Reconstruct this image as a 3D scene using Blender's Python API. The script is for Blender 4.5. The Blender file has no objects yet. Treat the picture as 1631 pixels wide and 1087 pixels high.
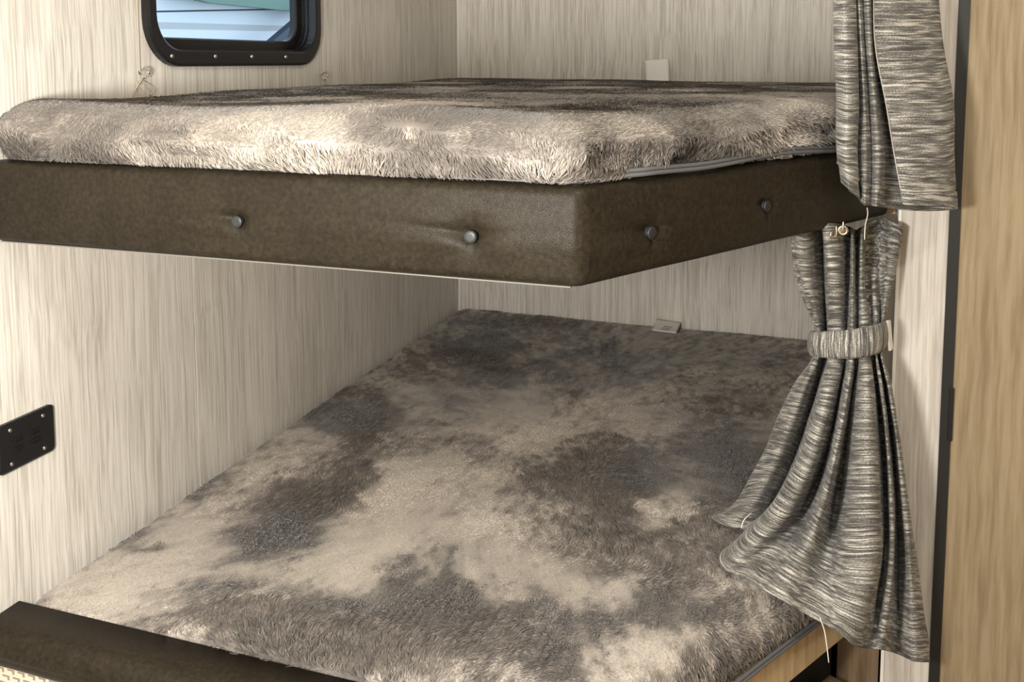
import bpy, math
import numpy as np
from mathutils import Vector

# ------------------------------------------------------------------ camera, world, light, exposure
SC = bpy.context.scene
COL = SC.collection
EYE = 1.35                                   # camera height above the floor
F_PX, CX, CY = 1480.0, 815.5, 235.8          # focal length and principal point in 1631x1087 pixels
PITCH, YAW = math.radians(5.397), math.radians(18.7455)

cam_data = bpy.data.cameras.new('camera')
cam = bpy.data.objects.new('camera', cam_data)
COL.objects.link(cam)
cam.location = (0, 0, EYE)
cam.rotation_euler = (math.pi / 2 - PITCH, 0, YAW)
cam_data.sensor_fit = 'HORIZONTAL'
cam_data.sensor_width = 36.0
cam_data.lens = F_PX * 36.0 / 1631.0
cam_data.shift_x = 0.0
cam_data.shift_y = -(543.5 - CY) / 1631.0
cam_data.clip_start = 0.02
SC.camera = cam

world = bpy.data.worlds.new('sky')
SC.world = world
world.use_nodes = True
bg = world.node_tree.nodes['Background']
bg.inputs[0].default_value = (0.70, 0.84, 1.0, 1)
bg.inputs[1].default_value = 1.75

SC.view_settings.view_transform = 'Standard'
SC.view_settings.look = 'None'
SC.view_settings.gamma = 1.0
SC.view_settings.use_curve_mapping = False
SC.view_settings.exposure = 0.0
SC.cycles.use_denoising = True

LAMP_COLOR = (1.0, 0.955, 0.875)
# assumed ceiling lamps, out of view: x, y, watts   (fixtures are built below with the ceiling)
ASSUMED_LAMPS = [(0.50, 0.38, 9.0), (0.02, 0.66, 5.5), (0.30, -1.7, 8.0), (-0.5, -1.9, 5.0)]
ASSUMED_PENDANT = (-0.42, 0.12, EYE - 0.11, 90.0)      # assumed unseen lamp, added beside the viewer for its light: x, y, z, watts
CEIL = EYE + 0.78


# ------------------------------------------------------------------ helpers
def ray(px, py):
    x = (px - CX) / F_PX
    y = -(py - CY) / F_PX
    fw = math.cos(PITCH) + y * math.sin(PITCH)
    up = -math.sin(PITCH) + y * math.cos(PITCH)
    c, s = math.cos(YAW), math.sin(YAW)
    return np.array([x * c - fw * s, x * s + fw * c, up])


def at(px, py, d):
    """the point seen at a pixel, d metres away measured over the floor"""
    r = ray(px, py)
    r = r * d / math.hypot(r[0], r[1])
    return np.array([r[0], r[1], r[2] + EYE])


def mesh_obj(name, verts, faces, mat, parent=None, smooth=True, uv=None):
    me = bpy.data.meshes.new(name)
    me.from_pydata([tuple(map(float, v)) for v in verts], [], [tuple(int(i) for i in f) for f in faces])
    me.update()
    if smooth:
        me.polygons.foreach_set('use_smooth', [True] * len(me.polygons))
    if uv is not None:
        layer = me.uv_layers.new(name='UVMap')
        li = np.empty(len(me.loops), dtype=np.int32)
        me.loops.foreach_get('vertex_index', li)
        layer.data.foreach_set('uv', np.asarray(uv, dtype=np.float32)[li].ravel())
    if mat:
        me.materials.append(mat)
    o = bpy.data.objects.new(name, me)
    COL.objects.link(o)
    if parent:
        o.parent = parent
        o.matrix_parent_inverse = parent_inv(parent)
    return o


def parent_inv(p):
    from mathutils import Matrix
    return (Matrix.Translation(p.location) @ p.rotation_euler.to_matrix().to_4x4()).inverted()


def empty(name, loc, label, cat, group=None):
    o = bpy.data.objects.new(name, None)
    COL.objects.link(o)
    o.location = tuple(map(float, loc))
    o.empty_display_size = 0.05
    return tag(o, label, cat, group)


def tag(o, label=None, cat=None, group=None, kind=None):
    if label: o['label'] = label
    if cat: o['category'] = cat
    if group: o['group'] = group
    if kind: o['kind'] = kind
    return o


def structure(o, label=None, cat=None):
    return tag(o, label, cat, kind='structure')


def bevel(o, w, seg=2):
    m = o.modifiers.new('bevel', 'BEVEL')
    m.width = w
    m.segments = seg
    m.limit_method = 'ANGLE'
    return o


def box(name, lo, hi, mat, parent=None, bev=0.0):
    (a, b, c), (d, e, f) = lo, hi
    v = [(a, b, c), (d, b, c), (d, e, c), (a, e, c), (a, b, f), (d, b, f), (d, e, f), (a, e, f)]
    fc = [(0, 3, 2, 1), (4, 5, 6, 7), (0, 1, 5, 4), (1, 2, 6, 5), (2, 3, 7, 6), (3, 0, 4, 7)]
    o = mesh_obj(name, v, fc, mat, parent, smooth=False)
    if bev: bevel(o, bev)
    return o


def prism(name, poly, z0, z1, mat, parent=None, bev=0.0):
    """vertical prism over a plan polygon given counter-clockwise"""
    n = len(poly)
    v = [(x, y, z0) for x, y in poly] + [(x, y, z1) for x, y in poly]
    fc = [tuple(range(n))[::-1], tuple(range(n, 2 * n))] + [(i, (i + 1) % n, n + (i + 1) % n, n + i) for i in range(n)]
    o = mesh_obj(name, v, fc, mat, parent, smooth=False)
    if bev: bevel(o, bev)
    return o


def tube(name, pts, r, mat, parent=None, sides=8, closed=False):
    pts = [Vector(map(float, p)) for p in pts]
    n = len(pts)
    v, fc = [], []
    prev = None
    for i, p in enumerate(pts):
        a = pts[(i - 1) % n] if (closed or i > 0) else p
        b = pts[(i + 1) % n] if (closed or i < n - 1) else p
        t = (b - a).normalized()
        u = prev if prev is not None else (Vector((0, 0, 1)) if abs(t.z) < .9 else Vector((1, 0, 0)))
        u = (u - t * u.dot(t)).normalized()
        prev = u
        w = t.cross(u)
        for k in range(sides):
            an = 2 * math.pi * k / sides
            v.append(p + (u * math.cos(an) + w * math.sin(an)) * r)
    for i in range(n if closed else n - 1):
        j = (i + 1) % n
        for k in range(sides):
            l = (k + 1) % sides
            fc.append((i * sides + k, i * sides + l, j * sides + l, j * sides + k))
    if not closed:
        fc.append(tuple(range(sides))[::-1])
        fc.append(tuple((n - 1) * sides + k for k in range(sides)))
    return mesh_obj(name, v, fc, mat, parent)


def lathe(name, prof, origin, axis, mat, parent=None, sides=24):
    """profile of (radius, height along axis)"""
    ax = Vector(map(float, axis)).normalized()
    u = ax.orthogonal().normalized()
    w = ax.cross(u)
    o = Vector(map(float, origin))
    v, fc = [], []
    for r, h in prof:
        for k in range(sides):
            an = 2 * math.pi * k / sides
            v.append(o + ax * h + (u * math.cos(an) + w * math.sin(an)) * r)
    for i in range(len(prof) - 1):
        for k in range(sides):
            l = (k + 1) % sides
            fc.append((i * sides + k, i * sides + l, (i + 1) * sides + l, (i + 1) * sides + k))
    fc.append(tuple(range(sides))[::-1])
    fc.append(tuple((len(prof) - 1) * sides + k for k in range(sides)))
    return mesh_obj(name, v, fc, mat, parent)


# numpy value noise
def _hash(ix, iy, iz, seed):
    h = (ix * 374761393 + iy * 668265263 + iz * 2147483647 + seed * 974634541) & 0xFFFFFFFF
    h = ((h ^ (h >> 13)) * 1274126177) & 0xFFFFFFFF
    return ((h ^ (h >> 16)) & 0xFFFF) / 65535.0


def vnoise(p, seed=0):
    p = np.asarray(p, dtype=np.float64)
    i = np.floor(p).astype(np.int64)
    f = p - i
    f = f * f * (3 - 2 * f)
    out = 0
    for dx in (0, 1):
        for dy in (0, 1):
            for dz in (0, 1):
                w = (f[:, 0] if dx else 1 - f[:, 0]) * (f[:, 1] if dy else 1 - f[:, 1]) * (f[:, 2] if dz else 1 - f[:, 2])
                out = out + w * _hash(i[:, 0] + dx, i[:, 1] + dy, i[:, 2] + dz, seed)
    return out * 2 - 1


def fbm(p, octs=3, seed=0):
    s, a, t = 0, 1.0, 0
    for k in range(octs):
        s = s + a * vnoise(np.asarray(p) * (2.03 ** k) + 17.3 * k, seed + k)
        t += a
        a *= .55
    return s / t * 1.5


# ------------------------------------------------------------------ materials
def new_mat(name):
    m = bpy.data.materials.new(name)
    m.use_nodes = True
    nt = m.node_tree
    return m, nt, nt.nodes['Principled BSDF']


def plain(name, col, rough=.5, metal=0.0, spec=.5):
    m, nt, b = new_mat(name)
    b.inputs['Base Color'].default_value = (*col, 1)
    b.inputs['Roughness'].default_value = rough
    b.inputs['Metallic'].default_value = metal
    b.inputs['Specular IOR Level'].default_value = spec
    return m


def node(nt, typ, **kw):
    n = nt.nodes.new(typ)
    for k, v in kw.items():
        setattr(n, k, v)
    return n


def noise_tex(nt, vec, scale, detail=3, rough=.55):
    n = node(nt, 'ShaderNodeTexNoise')
    n.inputs['Scale'].default_value = scale
    n.inputs['Detail'].default_value = detail
    n.inputs['Roughness'].default_value = rough
    nt.links.new(vec, n.inputs['Vector'])
    return n.outputs['Fac']


def mapping(nt, src, scale, loc=(0, 0, 0)):
    m = node(nt, 'ShaderNodeMapping')
    m.inputs['Scale'].default_value = scale
    m.inputs['Location'].default_value = loc
    nt.links.new(src, m.inputs['Vector'])
    return m.outputs['Vector']


def ramp(nt, fac, stops):
    r = node(nt, 'ShaderNodeValToRGB')
    el = r.color_ramp.elements
    while len(el) < len(stops):
        el.new(.5)
    for e, (p, c) in zip(el, stops):
        e.position = p
        e.color = (*c, 1)
    nt.links.new(fac, r.inputs['Fac'])
    return r.outputs['Color']


def math_node(nt, op, a, b=None, c=None):
    m = node(nt, 'ShaderNodeMath', operation=op)
    for i, v in enumerate((a, b, c)):
        if v is None: continue
        if isinstance(v, (int, float)):
            m.inputs[i].default_value = v
        else:
            nt.links.new(v, m.inputs[i])
    return m.outputs[0]


def bump(nt, b, height, strength, dist=.001):
    n = node(nt, 'ShaderNodeBump')
    n.inputs['Strength'].default_value = strength
    n.inputs['Distance'].default_value = dist
    nt.links.new(height, n.inputs['Height'])
    nt.links.new(n.outputs['Normal'], b.inputs['Normal'])


def wallboard(name, dark, mid, light, fine=260, coarse=60):
    """pale streaky printed wallboard with a vertical grain"""
    m, nt, b = new_mat(name)
    co = node(nt, 'ShaderNodeTexCoord').outputs['Object']
    warp = noise_tex(nt, mapping(nt, co, (3, 3, 5)), 1.0, 2)
    wv = node(nt, 'ShaderNodeVectorMath', operation='MULTIPLY_ADD')
    cmb = node(nt, 'ShaderNodeCombineXYZ')
    nt.links.new(warp, cmb.inputs[0]); nt.links.new(warp, cmb.inputs[1])
    nt.links.new(cmb.outputs[0], wv.inputs[0])
    wv.inputs[1].default_value = (.012, .012, 0)
    nt.links.new(co, wv.inputs[2])
    v = wv.outputs[0]
    a = noise_tex(nt, mapping(nt, v, (fine, fine, 5.0)), 1.0, 3, .6)
    c = noise_tex(nt, mapping(nt, v, (coarse, coarse, 1.2), (4, 9, 2)), 1.0, 2, .5)
    d = noise_tex(nt, mapping(nt, v, (7, 7, 1.0), (1, 3, 7)), 1.0, 2, .5)
    s = math_node(nt, 'MULTIPLY_ADD', c, .20, math_node(nt, 'MULTIPLY', a, .65))
    s = math_node(nt, 'MULTIPLY_ADD', d, .15, s)
    col = ramp(nt, s, [(.39, dark), (.49, mid), (.58, light)])
    nt.links.new(col, b.inputs['Base Color'])
    b.inputs['Roughness'].default_value = .55
    b.inputs['Specular IOR Level'].default_value = .3
    bump(nt, b, s, .25, .0008)
    return m


M_WALL = wallboard('streaked_wallboard', (.48, .453, .405), (.65, .62, .57), (.76, .735, .69), fine=300)
M_POST = wallboard('streaked_post_board', (.40, .365, .325), (.52, .485, .44), (.60, .57, .525), fine=180, coarse=40)
M_TAN = wallboard('tan_oak_board', (.20, .15, .088), (.255, .195, .118), (.30, .235, .15), fine=90, coarse=25)
M_OAK = wallboard('pale_oak_board', (.44, .32, .175), (.54, .40, .23), (.60, .46, .28), fine=60, coarse=14)
M_BROWN = wallboard('brown_board', (.11, .075, .045), (.16, .11, .065), (.20, .14, .09), fine=80, coarse=20)
M_WHITE = plain('white_vinyl_trim', (.84, .82, .77), .35)
M_CEIL = plain('ceiling_white', (.72, .69, .63), .6)
M_FLOOR = wallboard('plank_floor', (.16, .12, .09), (.23, .18, .13), (.29, .23, .17), fine=50, coarse=10)
M_BLACK = plain('black_plastic', (.008, .008, .009), .38)
M_BLACKTRIM = plain('black_metal_trim', (.011, .011, .011), .45)
M_RECESS = plain('painted_recess_dark', (.006, .006, .006), .8)
M_STEEL = plain('bright_screw_steel', (.75, .75, .75), .22, 1.0)
M_BRASS = plain('nickel_grommet', (.62, .55, .42), .28, 1.0)
M_BUTTON = plain('gunmetal_button', (.040, .042, .045), .45, .6)
M_ALU = plain('pale_edge_strip', (.20, .19, .165), .4)
M_PAPER = plain('paper_tag', (.90, .88, .84), .7)
M_PRINT = plain('tag_print_ink', (.22, .20, .18), .8)
M_CORD = plain('pale_cord', (.55, .49, .38), .6)
M_PIPING = plain('grey_zip_tape', (.10, .10, .105), .55)
M_CORE = plain('mattress_cover_backing', (.13, .115, .10), .9)
M_EDGE = plain('pale_flap_edge', (.36, .34, .30), .8)
M_THREAD = plain('white_thread', (.78, .74, .66), .7)


def leather(name):
    m, nt, b = new_mat(name)
    co = node(nt, 'ShaderNodeTexCoord').outputs['Object']
    a = noise_tex(nt, co, 150, 4, .65)
    c = noise_tex(nt, co, 14, 3, .5)
    s = math_node(nt, 'MULTIPLY_ADD', c, .25, math_node(nt, 'MULTIPLY', a, .75))
    col = ramp(nt, s, [(.36, (.0150, .0117, .0076)), (.5, (.0215, .0172, .0113)), (.64, (.0300, .0243, .0163))])
    nt.links.new(col, b.inputs['Base Color'])
    vo = node(nt, 'ShaderNodeTexVoronoi', feature='DISTANCE_TO_EDGE')
    vo.inputs['Scale'].default_value = 420
    nt.links.new(co, vo.inputs['Vector'])
    g = math_node(nt, 'MINIMUM', vo.outputs['Distance'], .22)
    h = math_node(nt, 'MULTIPLY_ADD', a, .5, math_node(nt, 'MULTIPLY', g, 3.0))
    bump(nt, b, h, .28, .0006)
    b.inputs['Roughness'].default_value = .40
    b.inputs['Specular IOR Level'].default_value = .10
    return m


M_LEATHER = leather('brown_faux_leather')


def weave(name):
    """heathered grey cloth with streaks running across the width (UV in metres)"""
    m, nt, b = new_mat(name)
    uv = node(nt, 'ShaderNodeTexCoord').outputs['UV']
    wob = noise_tex(nt, mapping(nt, uv, (22, 22, 1)), 1.0, 2)
    cmb = node(nt, 'ShaderNodeCombineXYZ')
    nt.links.new(wob, cmb.inputs[1])
    wv = node(nt, 'ShaderNodeVectorMath', operation='MULTIPLY_ADD')
    nt.links.new(cmb.outputs[0], wv.inputs[0])
    wv.inputs[1].default_value = (0, .003, 0)
    nt.links.new(uv, wv.inputs[2])
    v = wv.outputs[0]
    a = noise_tex(nt, mapping(nt, v, (24, 470, 1)), 1.0, 2, .55)
    c = noise_tex(nt, mapping(nt, v, (9, 190, 1), (3, 5, 0)), 1.0, 2, .6)
    d = noise_tex(nt, mapping(nt, v, (420, 480, 1), (7, 1, 0)), 1.0, 1, .5)
    e = noise_tex(nt, mapping(nt, v, (3, 32, 1), (1, 8, 0)), 1.0, 2, .5)
    s = math_node(nt, 'MULTIPLY_ADD', c, .36, math_node(nt, 'MULTIPLY', a, .36))
    s = math_node(nt, 'MULTIPLY_ADD', d, .16, s)
    s = math_node(nt, 'MULTIPLY_ADD', e, .12, s)
    col = ramp(nt, s, [(.42, (.052, .050, .046)), (.48, (.112, .108, .099)), (.525, (.215, .208, .19)), (.585, (.50, .485, .445))])
    nt.links.new(col, b.inputs['Base Color'])
    b.inputs['Roughness'].default_value = .85
    b.inputs['Specular IOR Level'].default_value = .2
    b.inputs['Sheen Weight'].default_value = .1
    bump(nt, b, s, .25, .0010)
    return m


M_CLOTH = weave('heathered_grey_cloth')


def fur_mat():
    m, nt, b = new_mat('plush_pile')
    at_ = node(nt, 'ShaderNodeAttribute', attribute_name='tone')
    col = ramp(nt, at_.outputs['Fac'], [(0.0, (.068, .060, .054)), (.35, (.168, .149, .133)), (.65, (.42, .378, .335)), (1.0, (.74, .68, .60))])
    nt.links.new(col, b.inputs['Base Color'])
    b.inputs['Roughness'].default_value = .62
    b.inputs['Specular IOR Level'].default_value = .35
    b.inputs['Sheen Weight'].default_value = .25
    b.inputs['Sheen Roughness'].default_value = .4
    return m


M_FUR = fur_mat()


def basket():
    """pale vinyl printed with small brown angle marks"""
    m, nt, b = new_mat('pale_printed_vinyl')
    co = node(nt, 'ShaderNodeTexCoord').outputs['Object']
    sp = node(nt, 'ShaderNodeSeparateXYZ')
    nt.links.new(co, sp.inputs[0])
    v = math_node(nt, 'DIVIDE', sp.outputs[2], .0105)
    row = math_node(nt, 'FLOOR', v)
    fv = math_node(nt, 'FRACT', v)
    u = math_node(nt, 'ADD', math_node(nt, 'DIVIDE', sp.outputs[0], .019), math_node(nt, 'MULTIPLY', row, .5))
    fu = math_node(nt, 'FRACT', u)
    def rng(x, lo, hi):
        return math_node(nt, 'MULTIPLY', math_node(nt, 'GREATER_THAN', x, lo), math_node(nt, 'LESS_THAN', x, hi))
    h1 = math_node(nt, 'MULTIPLY', rng(fu, .1, .8), rng(fv, .45, .72))
    h2 = math_node(nt, 'MULTIPLY', rng(fu, .58, .8), rng(fv, .05, .72))
    k = math_node(nt, 'MAXIMUM', h1, h2)
    col = ramp(nt, k, [(0, (.72, .66, .55)), (1, (.30, .235, .175))])
    nt.links.new(col, b.inputs['Base Color'])
    b.inputs['Roughness'].default_value = .5
    return m


M_BASKET = basket()


def glass():
    m, nt, b = new_mat('window_glass')
    b.inputs['Base Color'].default_value = (.9, .97, 1, 1)
    b.inputs['Roughness'].default_value = 0.0
    b.inputs['Transmission Weight'].default_value = 1.0
    b.inputs['IOR'].default_value = 1.0001
    b.inputs['Specular IOR Level'].default_value = .3
    return m


M_GLASS = glass()


def clear_plastic():
    m, nt, b = new_mat('clear_plastic')
    b.inputs['Base Color'].default_value = (.95, .92, .85, 1)
    b.inputs['Roughness'].default_value = .08
    b.inputs['Transmission Weight'].default_value = .93
    b.inputs['IOR'].default_value = 1.49
    return m


M_CLEAR = clear_plastic()

# ------------------------------------------------------------------ the shell  (x: from the window wall to the right, y: into the bunk)
WL, WB = -1.122, 2.765           # window wall plane, back wall plane
XR, YP = .118, 1.64              # inner face of the right partition, its front end
REAR, XROOM = -2.6, 1.15
Z = lambda z: z + EYE            # heights measured from the eye

# window wall with its opening
HY0, HY1, HZ0, HZ1 = 1.345, 1.885, Z(.014), Z(.36)


def wall_left():
    ys = [REAR, HY0, HY1, WB + .06]
    zs = [0, HZ0, HZ1, CEIL]
    v, fc = [], []
    for x in (WL, WL - .045):
        for y in ys:
            for z in zs:
                v.append((x, y, z))
    I = lambda s, i, j: s * 16 + i * 4 + j
    for i in range(3):
        for j in range(3):
            if i == 1 and j == 1: continue
            fc.append((I(0, i, j), I(0, i, j + 1), I(0, i + 1, j + 1), I(0, i + 1, j))[::-1])
            fc.append((I(1, i, j), I(1, i, j + 1), I(1, i + 1, j + 1), I(1, i + 1, j)))
    for (a, b) in (((1, 1), (1, 2)), ((1, 2), (2, 2)), ((2, 2), (2, 1)), ((2, 1), (1, 1))):
        fc.append((I(0, *a), I(0, *b), I(1, *b), I(1, *a)))
    return mesh_obj('wall_left', v, fc, M_WALL, None, smooth=False)


structure(wall_left(), 'pale streaked wallboard side wall with the black framed window', 'wall')
structure(box('wall_back', (WL - .04, WB, 0), (1.2, WB + .04, CEIL), M_WALL), 'pale streaked wallboard at the far end of the bunks', 'wall')
structure(box('wall_right', (XR, YP, 0), (XR + .0745, WB, CEIL), M_POST), 'pale streaked partition wall end beside the curtains', 'wall')
structure(box('trim_1', (XR - .0015, YP - .0025, 0), (XR + .0035, YP + .004, CEIL), M_WHITE), 'thin white corner bead on the partition end', 'trim')
t2 = structure(box('trim_2', (XR + .0745, YP - .006, 0), (XR + .091, YP + .03, CEIL), M_BLACKTRIM), 'narrow black upright strip beside the partition end', 'trim')
box('strike_plate', (XR + .086, YP - .009, Z(-.625)), (XR + .093, YP - .004, Z(-.535)), M_BLACK, t2, .001)
structure(box('wall_front_right', (XR + .091, YP - .002, 0), (XROOM, YP + .03, CEIL), M_TAN), 'tan oak panel to the right of the black strip', 'wall')
structure(box('trim_3', (WL, WB - .004, 0), (WL + .006, WB, CEIL), M_WHITE, None, .0015), 'thin pale bead in the corner of the bunk', 'trim')
structure(box('trim_4', (WL, 1.437, 0), (WL + .0003, 1.452, Z(-.262)), M_WALL), 'narrow flat batten over a joint in the side wall under the upper bunk', 'trim')
structure(box('floor', (WL - .04, REAR, -.04), (XROOM + .04, WB + .04, 0), M_FLOOR), 'brown plank floor', 'floor')
structure(box('ceiling', (WL - .04, REAR, CEIL), (XROOM + .04, WB + .04, CEIL + .04), M_CEIL), 'white ceiling above the bunks', 'ceiling')
structure(box('wall_rear', (WL - .04, REAR - .04, 0), (XROOM + .04, REAR, CEIL), M_WALL), 'pale wallboard behind the viewer', 'wall')
structure(box('wall_far_right', (XROOM, REAR, 0), (XROOM + .04, YP, CEIL), M_TAN), 'tan panel wall of the aisle', 'wall')

for k, (lx, ly, w) in enumerate(ASSUMED_LAMPS):  # assumed lamps, added out of view to light the aisle and bunks
    t = empty('assumed_ceiling_lamp', (lx, ly, CEIL), 'assumed unseen round white ceiling lamp ' + ('above the aisle near the tan panel', 'above the aisle near the window wall', 'at the far rear on the tan wall side', 'at the far rear on the window wall side')[k], 'lamp', 'assumed aisle ceiling lamps')
    lathe('housing', [(.075, 0), (.075, -.012), (.066, -.016), (.062, -.012), (.058, -.004)], (lx, ly, CEIL), (0, 0, 1), M_WHITE, t)
    ld = bpy.data.lights.new('assumed_lamp_light', 'AREA')
    ld.shape = 'DISK'
    ld.size = .115
    ld.energy = w
    ld.color = LAMP_COLOR
    lo = bpy.data.objects.new('assumed_lamp_light', ld)
    COL.objects.link(lo)
    lo.location = (lx, ly, CEIL - .02)
    lo.parent = t
    lo.matrix_parent_inverse = parent_inv(t)


gx, gy, gz, gw = ASSUMED_PENDANT
t = empty('assumed_pendant_lamp', (gx, gy, CEIL), 'assumed pendant lamp, added unseen in the aisle beside the viewer', 'lamp')  # assumed main light, added out of view; point light with no globe modelled
lathe('ceiling_rose', [(.045, 0), (.045, -.01), (.03, -.022), (.006, -.026)], (gx, gy, CEIL), (0, 0, 1), M_WHITE, t)
tube('flex', [(gx, gy, CEIL - .02), (gx, gy, (CEIL + gz) / 2), (gx, gy, gz + .10)], .0025, M_BLACK, t, 6)
lathe('lamp_holder', [(.008, .115), (.020, .105), (.022, .075), (.026, .07)], (gx, gy, gz), (0, 0, 1), M_BLACK, t)
ld = bpy.data.lights.new('assumed_lamp_light', 'POINT')
ld.shadow_soft_size = .08
ld.energy = gw
ld.color = LAMP_COLOR
lo = bpy.data.objects.new('assumed_lamp_light', ld)
COL.objects.link(lo)
lo.location = (gx, gy, gz)
lo.parent = t
lo.matrix_parent_inverse = parent_inv(t)


# ------------------------------------------------------------------ window
def rrect(y0, y1, z0, z1, r, n=8):
    pts = []
    for cy, cz, a0 in ((y1 - r, z1 - r, 0), (y0 + r, z1 - r, 90), (y0 + r, z0 + r, 180), (y1 - r, z0 + r, 270)):
        for k in range(n + 1):
            a = math.radians(a0 + 90 * k / n)
            pts.append((cy + r * math.cos(a), cz + r * math.sin(a)))
    return pts


def loop_loft(name, loops, mat, parent, close_back=False):
    """loops: list of (outline, x); consecutive loops are skinned, last to first too"""
    n = len(loops[0][0])
    v = [(x, y, z) for pts, x in loops for (y, z) in pts]
    fc = []
    L = len(loops)
    for i in range(L):
        j = (i + 1) % L
        for k in range(n):
            l = (k + 1) % n
            fc.append((i * n + k, i * n + l, j * n + l, j * n + k))
    return mesh_obj(name, v, fc, mat, parent, smooth=False)


win = empty('window_1', (WL, 1.61, Z(-.012)), 'black framed sliding window with rounded corners in the side wall', 'window')
structure(win)
O = lambda g: rrect(1.322 + g, 1.905 - g, Z(-.012) + g, Z(.385) - g, .085 - g * .9)
I_ = lambda g: rrect(1.348 + g, 1.880 - g, Z(.019) + g, Z(.357) - g, .062 - g * .9)
fl = loop_loft('frame', [(O(0), WL + .0005), (O(.001), WL + .011), (O(.006), WL + .014), (I_(-.004), WL + .014), (I_(0), WL + .011), (I_(0), WL - .045), (I_(-.003), WL - .045), (I_(-.003), WL + .0005)], M_BLACK, win)
S = lambda g: rrect(1.349 + g, 1.879 - g, Z(.020) + g, Z(.356) - g, .06 - g * .9)
loop_loft('sash', [(S(0), WL - .030), (S(.002), WL - .026), (S(.019), WL - .026), (S(.022), WL - .029), (S(.022), WL - .042), (S(0), WL - .042)], M_BLACK, win)
for g, xx in ((.0, -.008), (.0, -.018)):
    loop_loft('track_rib', [(I_(.0), WL + xx), (I_(.004), WL + xx), (I_(.004), WL + xx - .003), (I_(.0), WL + xx - .003)], M_BLACK, win)
pts = S(.0215)
n = len(pts)
mesh_obj('glass_pane', [(WL - .034, y, z) for y, z in pts] + [(WL - .037, y, z) for y, z in pts],
         [tuple(range(n)), tuple(range(n, 2 * n))[::-1]] + [(k, n + k, n + (k + 1) % n, (k + 1) % n) for k in range(n)], M_GLASS, win, smooth=False)
for y in (1.38, 1.504, 1.623, 1.748):
    s = lathe('screw', [(.0042, 0), (.0042, .0008), (.003, .0022), (.0012, .0026)], (WL + .0138, y, Z(.0072)), (1, 0, 0), M_STEEL, win, 12)
# wall batten seams either side of the window
# cords of the shade, each ending in a clear knob
for (yy, zz, side) in ((1.314, -.021, 'left'), (1.916, -.036, 'right')):
    t = empty('shade_cord_anchor', (WL, yy, Z(zz)), 'clear knob holding a pale shade cord %s' % ('left of the window, with a large loose loop' if side == 'left' else 'right of the window, near the far corner'), 'cord anchor', 'shade cord anchors')
    lathe('knob', [(.0045, 0), (.0045, .008), (.0095, .010), (.0100, .013), (.008, .0165), (.004, .019)], (WL, yy, Z(zz)), (1, 0, 0), M_CLEAR, t, 16)
    lathe('screw', [(.0035, .0185), (.0035, .0195), (.002, .0205)], (WL, yy, Z(zz)), (1, 0, 0), M_STEEL, t, 10)
    tube('cord', [(WL + .004, yy - .006, CEIL - .002), (WL + .004, yy - .006, Z(.2)), (WL + .004, yy - .006, Z(zz) + .003), (WL + .008, yy + .004, Z(zz) - .008)], .0011, M_CORD, t, 6)
    if side == 'left':
        lp = [(0, -.010), (-.012, -.016), (-.022, -.028), (-.021, -.042), (-.014, -.052), (-.004, -.052), (0, -.045), (-.006, -.034), (-.012, -.022), (-.006, -.014), (.010, -.020), (.022, -.030), (.024, -.036), (.016, -.038)]
    else:
        lp = [(0, -.010), (-.006, -.018), (-.014, -.030), (-.018, -.038), (-.012, -.036), (.002, -.020), (.008, -.014), (.010, -.024), (.004, -.022)]
    lp3 = [(WL + .006 + .004 * math.sin(i * 1.3), yy + a, Z(zz) + b) for i, (a, b) in enumerate(lp)]
    fine = []
    for i in range(len(lp3) - 1):
        for s in range(4):
            p0, p1, p2, p3 = (np.array(lp3[max(0, min(len(lp3) - 1, i + q))]) for q in (-1, 0, 1, 2))
            u = s / 4
            fine.append(.5 * (2 * p1 + (p2 - p0) * u + (2 * p0 - 5 * p1 + 4 * p2 - p3) * u * u + (3 * p1 - p0 - 3 * p2 + p3) * u ** 3))
    tube('loose_loop', fine, .0011, M_CORD, t, 6)

# ------------------------------------------------------------------ outside the window
M_SIDING = plain('pale_siding', (.80, .84, .88), .6)
M_SIDING2 = plain('grey_siding_band', (.55, .56, .56), .6)
M_SEAM = plain('dark_seam', (.06, .07, .08), .6)
M_GREEN = plain('green_awning', (.17, .27, .22), .7)
M_STRUT = plain('slate_strut', (.035, .05, .075), .5)
XO = -4.0
t = empty('neighbouring_trailer', (XO, 5.6, 0), 'pale blue white trailer side seen through the window', 'trailer')


def slab(name, x0, x1, yz, mat, parent):
    n = len(yz)
    v = [(x0, y, Z(z)) for y, z in yz] + [(x1, y, Z(z)) for y, z in yz]
    fc = [tuple(range(n))[::-1], tuple(range(n, 2 * n))] + [(i, (i + 1) % n, n + (i + 1) % n, n + i) for i in range(n)]
    return mesh_obj(name, v, fc, mat, parent, False)


sl = lambda y, z0, k: z0 + k * (y - 4.8)
ya, yb = 2.5, 9.5
slab('side_panel', XO - 1.5, XO, [(ya, -.85), (yb, -.85), (yb, sl(yb, .198, .018)), (ya, sl(ya, .198, .018))], M_SIDING, t)
slab('grey_band', XO - 1.48, XO + .004, [(ya, sl(ya, .198, .018)), (yb, sl(yb, .198, .018)), (yb, sl(yb, .238, .018)), (ya, sl(ya, .238, .018))], M_SIDING2, t)
slab('upper_panel', XO - 1.5, XO, [(ya, sl(ya, .238, .018)), (yb, sl(yb, .238, .018)), (yb, sl(yb, .295, .062)), (ya, sl(ya, .295, .062))], M_SIDING, t)
slab('seam', XO - 1.48, XO - .015, [(ya, sl(ya, .295, .062)), (yb, sl(yb, .295, .062)), (yb, sl(yb, .306, .062)), (ya, sl(ya, .306, .062))], M_SEAM, t)
slab('top_panel', XO - 1.5, XO, [(ya, sl(ya, .306, .062)), (yb, sl(yb, .306, .062)), (yb, 1.2), (ya, 1.2)], M_SIDING, t)
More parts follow.
